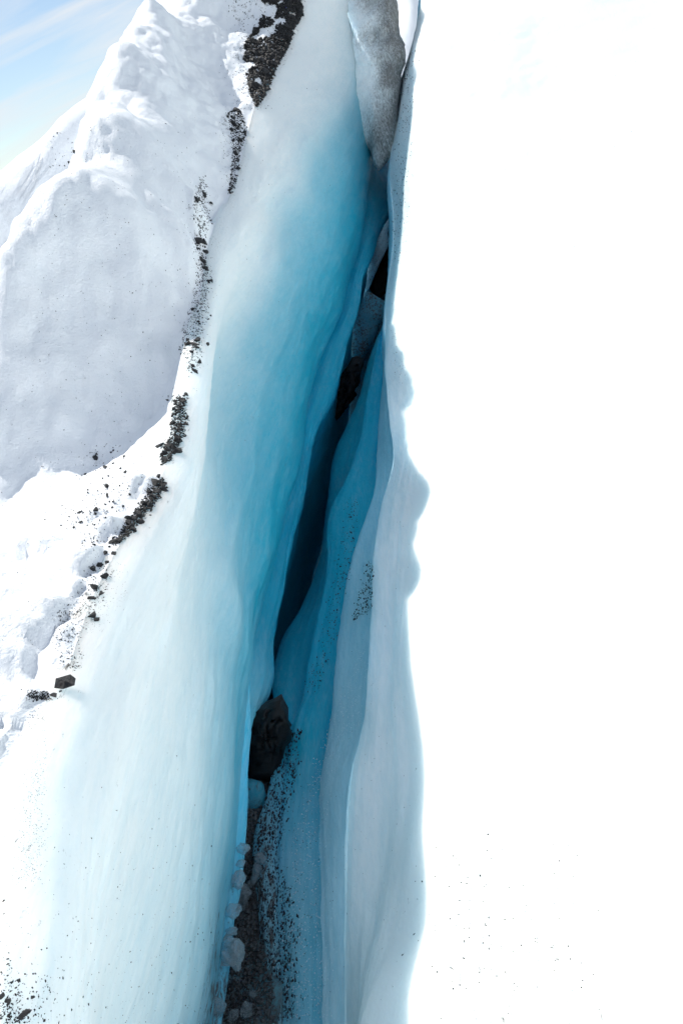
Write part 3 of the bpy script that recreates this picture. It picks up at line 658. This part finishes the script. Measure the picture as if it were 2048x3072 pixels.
# specks on the right wall
rw = ('ice_wall_right', 'ice_fold')
for _ in range(520):
    y = random.uniform(140, 1150); x = np.interp(y, [140, 500, 700, 1150], [1228, 1206, 1196, 1195]) + random.gauss(0, 15)
    put_grit('right', x, y, random.uniform(2, 5.5) if y < 760 else random.uniform(1.5, 3), rw, 1.6)
for x, y in path_samples([(1108,1690,10),(1102,1760,20),(1088,1830,24),(1065,1860,12)], 170): put_grit('right', x, y, random.uniform(3, 8), rw, 1.7)
for x, y in path_samples([(1060,1500,18),(1030,1700,24),(985,1900,22),(955,2010,24),(930,2080,26)], 360): put_grit('right', x, y, random.uniform(2, 6), rw, 1.6)
for x, y in path_samples([(890,2190,14),(865,2290,30),(820,2420,45),(770,2560,60),(800,2700,70),(810,2850,70),(810,3060,75)], 2600): put_grit('right', x, y, random.uniform(2, 9), rw, 1.8)
for _ in range(500): put_grit('right', random.gauss(860, 60), random.uniform(2350, 3072), random.uniform(1.5, 4), rw, 1.6)
for _ in range(160): put_grit('right', random.uniform(950, 1230), random.uniform(1500, 3000), random.uniform(1.5, 3.5), rw)
for _ in range(200): put_grit('slab', random.gauss(1420, 90), random.gauss(2800, 130), random.uniform(2, 9), rw)
for _ in range(160): put_grit('slab', random.gauss(1640, 90), random.gauss(2800, 130), random.uniform(2, 8), rw)
for _ in range(160): put_grit('slab', random.uniform(1290, 2048), random.uniform(50, 3072), random.uniform(1.5, 3.5), rw)
# gravel on the crack floor
for _ in range(3400):
    y = random.uniform(2350, 3072); x = random.uniform(np.interp(y, [2350, 3072], [725, 650]), np.interp(y, [2350, 2600, 3072], [830, 790, 830])); put_grit('floor', x, y, random.choice([5, 7, 9, 12, 16, 22]), ('ground',))
# pale grains of ice frozen on the right wall
for x, y in path_samples([(1060,2050,25),(975,2280,30),(930,2500,40),(915,2750,70),(900,3060,90)], 1500): put_grit('frost', x, y, random.choice([1.8, 2.2, 2.6, 3.2, 4.5]), rw, 1.5)
for x, y in path_samples([(1085,1950,20),(1060,2200,30)], 160): put_grit('frost', x, y, random.choice([2, 2.6, 3.4]), rw, 1.5)

# --- silt staining the snow and ice round the gravel
from mathutils.kdtree import KDTree
pts_ = [it[0] for k_ in ('top', 'crest', 'snow') for it in GRIT.get(k_, []) if it[2] > .0035]
kd = KDTree(len(pts_))
for i_, p_ in enumerate(pts_): kd.insert(p_, i_)
kd.balance()
for ob_ in (left_field, left_wall):
    me_ = ob_.data; nv = len(me_.vertices); co = np.empty(nv * 3, np.float32); me_.vertices.foreach_get('co', co); co = co.reshape(-1, 3)
    dv = np.empty(nv, np.float32); me_.attributes['dirt'].data.foreach_get('value', dv)
    near = (np.abs(co[:, 0]) < 3) & (co[:, 1] > .3) & (co[:, 1] < 9.5)
    for i_ in np.nonzero(near)[0]:
        p_ = co[i_]; r_ = .012 + .006 * p_[1]
        c_, _, d_ = kd.find(p_)
        if d_ < r_: dv[i_] = max(dv[i_], (1 if ob_ is left_field else .45) * min(.42, .05 * len(kd.find_range(p_, r_))))
    me_.attributes['dirt'].data.foreach_set('value', dv)

# --- ice chunks lying in the crack
def chunk_mesh(seed):
    import bmesh
    bm = bmesh.new(); bmesh.ops.create_icosphere(bm, subdivisions=3, radius=.5)
    v = np.array([q.co[:] for q in bm.verts]); r = np.random.default_rng(seed); off = r.uniform(0, 50, 3)
    v = v * (1 + .55 * fbm(v * 2.6 + off, 3))[:, None] + .16 * np.round(v * 3.5) / 3.5 - .16 * v
    v *= np.array([1, r.uniform(.7, .95), r.uniform(.6, .85)])
    for q, p in zip(bm.verts, v): q.co = p
    me = bpy.data.meshes.new('ice_chunk'); bm.to_mesh(me); bm.free(); me.materials.append(M_CLEAR); return me
CHUNKS = [chunk_mesh(300 + i) for i in range(6)]
CH = []
for i, (x, y, s_, lab) in enumerate([
    (692, 2862, 88, 'largest rounded clear ice chunk against the left wall'),
    (722, 2700, 74, 'broad crystalline ice chunk above the largest rounded chunk'),
    (700, 2735, 50, 'ice chunk below the broad crystalline chunk at the left wall'),
    (716, 2640, 50, 'jagged ice chunk at the top of the pale ice heap'),
    (694, 2640, 34, 'small ice chunk squeezed against the left wall at the heap top'),
    (756, 2660, 30, 'ice pebble at the right of the jagged chunk'),
    (775, 2612, 34, 'clear glinting ice pebble beside the gravelly wall'),
    (784, 2580, 34, 'upper clear ice pebble beside the gravelly wall'),
    (768, 2636, 26, 'lower clear ice pebble beside the gravelly wall'),
    (727, 2550, 38, 'dim ice chunk standing above the pale ice heap'),
    (722, 2592, 24, 'little ice chip under the dim standing chunk'),
    (694, 2795, 34, 'ice chunk between the broad chunk and the largest one'),
    (652, 3020, 52, 'ice chunk cut off by the bottom edge beside the left wall'),
    (742, 3032, 40, 'dark clear ice chunk at the bottom edge among gravel'),
    (700, 3050, 36, 'small ice chunk at the bottom edge between two others'),
    (760, 2985, 24, 'ice pebble glinting in the gravel near the bottom')]):
    h = hit(x, y)
    if h: CH.append((i % len(CHUNKS), h[0], h[1], s_ / FPX * h[2] * 1.05, lab, i))
for k, loc, n, sz, lab, i in CH:
    o = obj('ice_chunk', CHUNKS[k]); r = random.Random(i)
    o.matrix_world = Matrix.Translation(loc + n * sz * .22) @ Matrix.Rotation(r.uniform(0, 6.28), 4, 'Z') @ Matrix.Rotation(r.uniform(0, 6.28), 4, 'X') @ Matrix.Diagonal((sz, sz, sz, 1))
    tag(o, lab, 'ice chunk', 'ice chunks lying in the crack')
ORD = lambda n: '%d%s' % (n, 'th' if 10 <= n % 100 <= 20 else {1: 'st', 2: 'nd', 3: 'rd'}.get(n % 10, 'th'))
by_label = {}
for p_ in PENDING: by_label.setdefault(p_[2], []).append(p_)
for lab, lst in by_label.items():
    lst.sort(key=lambda p: p[5])                             # from the top of the patch downwards
    for i, (k, mw, _, grp, nm, _y) in enumerate(lst):
        o = obj(nm, STONES[k]); o.matrix_world = mw
        tag(o, lab if len(lst) == 1 else lab + ', ' + ORD(i + 1) + ' from its top', 'rock', grp)

# --- fine grit: many small angular grains per patch, uncountable
M_FROST, tf, bf = mat_new('frost_grain'); bf.inputs['Base Color'].default_value = (.72, .86, .92, 1); bf.inputs['Roughness'].default_value = .3
LAB = {'top': 'fine black gravel filling the top patches on the left ice', 'crest': 'fine black grit trailing along the debris line', 'snow': 'sparse dark specks over the left snow',
       'wall': 'dark specks sprinkled on the lower left ice wall', 'right': 'dark elongated specks on the right ice wall', 'slab': 'faint dark specks on the sunlit slab',
       'floor': 'black wet gravel at the bottom of the crack', 'frost': 'pale ice grains frozen on the right wall'}
OCT_F = np.array([(0,2,4),(2,1,4),(1,3,4),(3,0,4),(2,0,5),(1,2,5),(3,1,5),(0,3,5)])
for key, items in GRIT.items():
    VV = []; FF = []; nb = 0
    for loc, n, sz, el in items:
        rot = np.array(frame((n + Vector((random.gauss(0, .3), random.gauss(0, .3), random.gauss(0, .3)))).normalized(), random.uniform(0, 6.28)))
        a, b_, c_ = sz * .5 * random.uniform(.8, 1.25), sz * .5 * random.uniform(.45, .9), sz * .5 * random.uniform(.3, .55)
        o6 = np.array([(a,0,0),(-a*random.uniform(.6,1),0,0),(0,b_,0),(0,-b_*random.uniform(.6,1),0),(0,0,c_),(0,0,-c_)]) + rng.normal(size=(6, 3)) * sz * .10
        p_ = o6 @ rot.T
        if el > 1: p_[:, 1] *= el
        VV.append(p_ + np.array(loc) + np.array(n) * c_ * .5); FF.append(OCT_F + nb); nb += 6
    me = new_mesh('grit_' + key, np.concatenate(VV), np.concatenate(FF), {'frost': M_FROST, 'floor': M_GRAVEL}.get(key, M_GRIT), smooth_shade=False, world_space=True)
    tag(obj('frost_grains' if key == 'frost' else ('gravel' if key in ('top', 'floor') else 'grit'), me), LAB[key], 'ice grains' if key == 'frost' else 'gravel', kind='stuff')
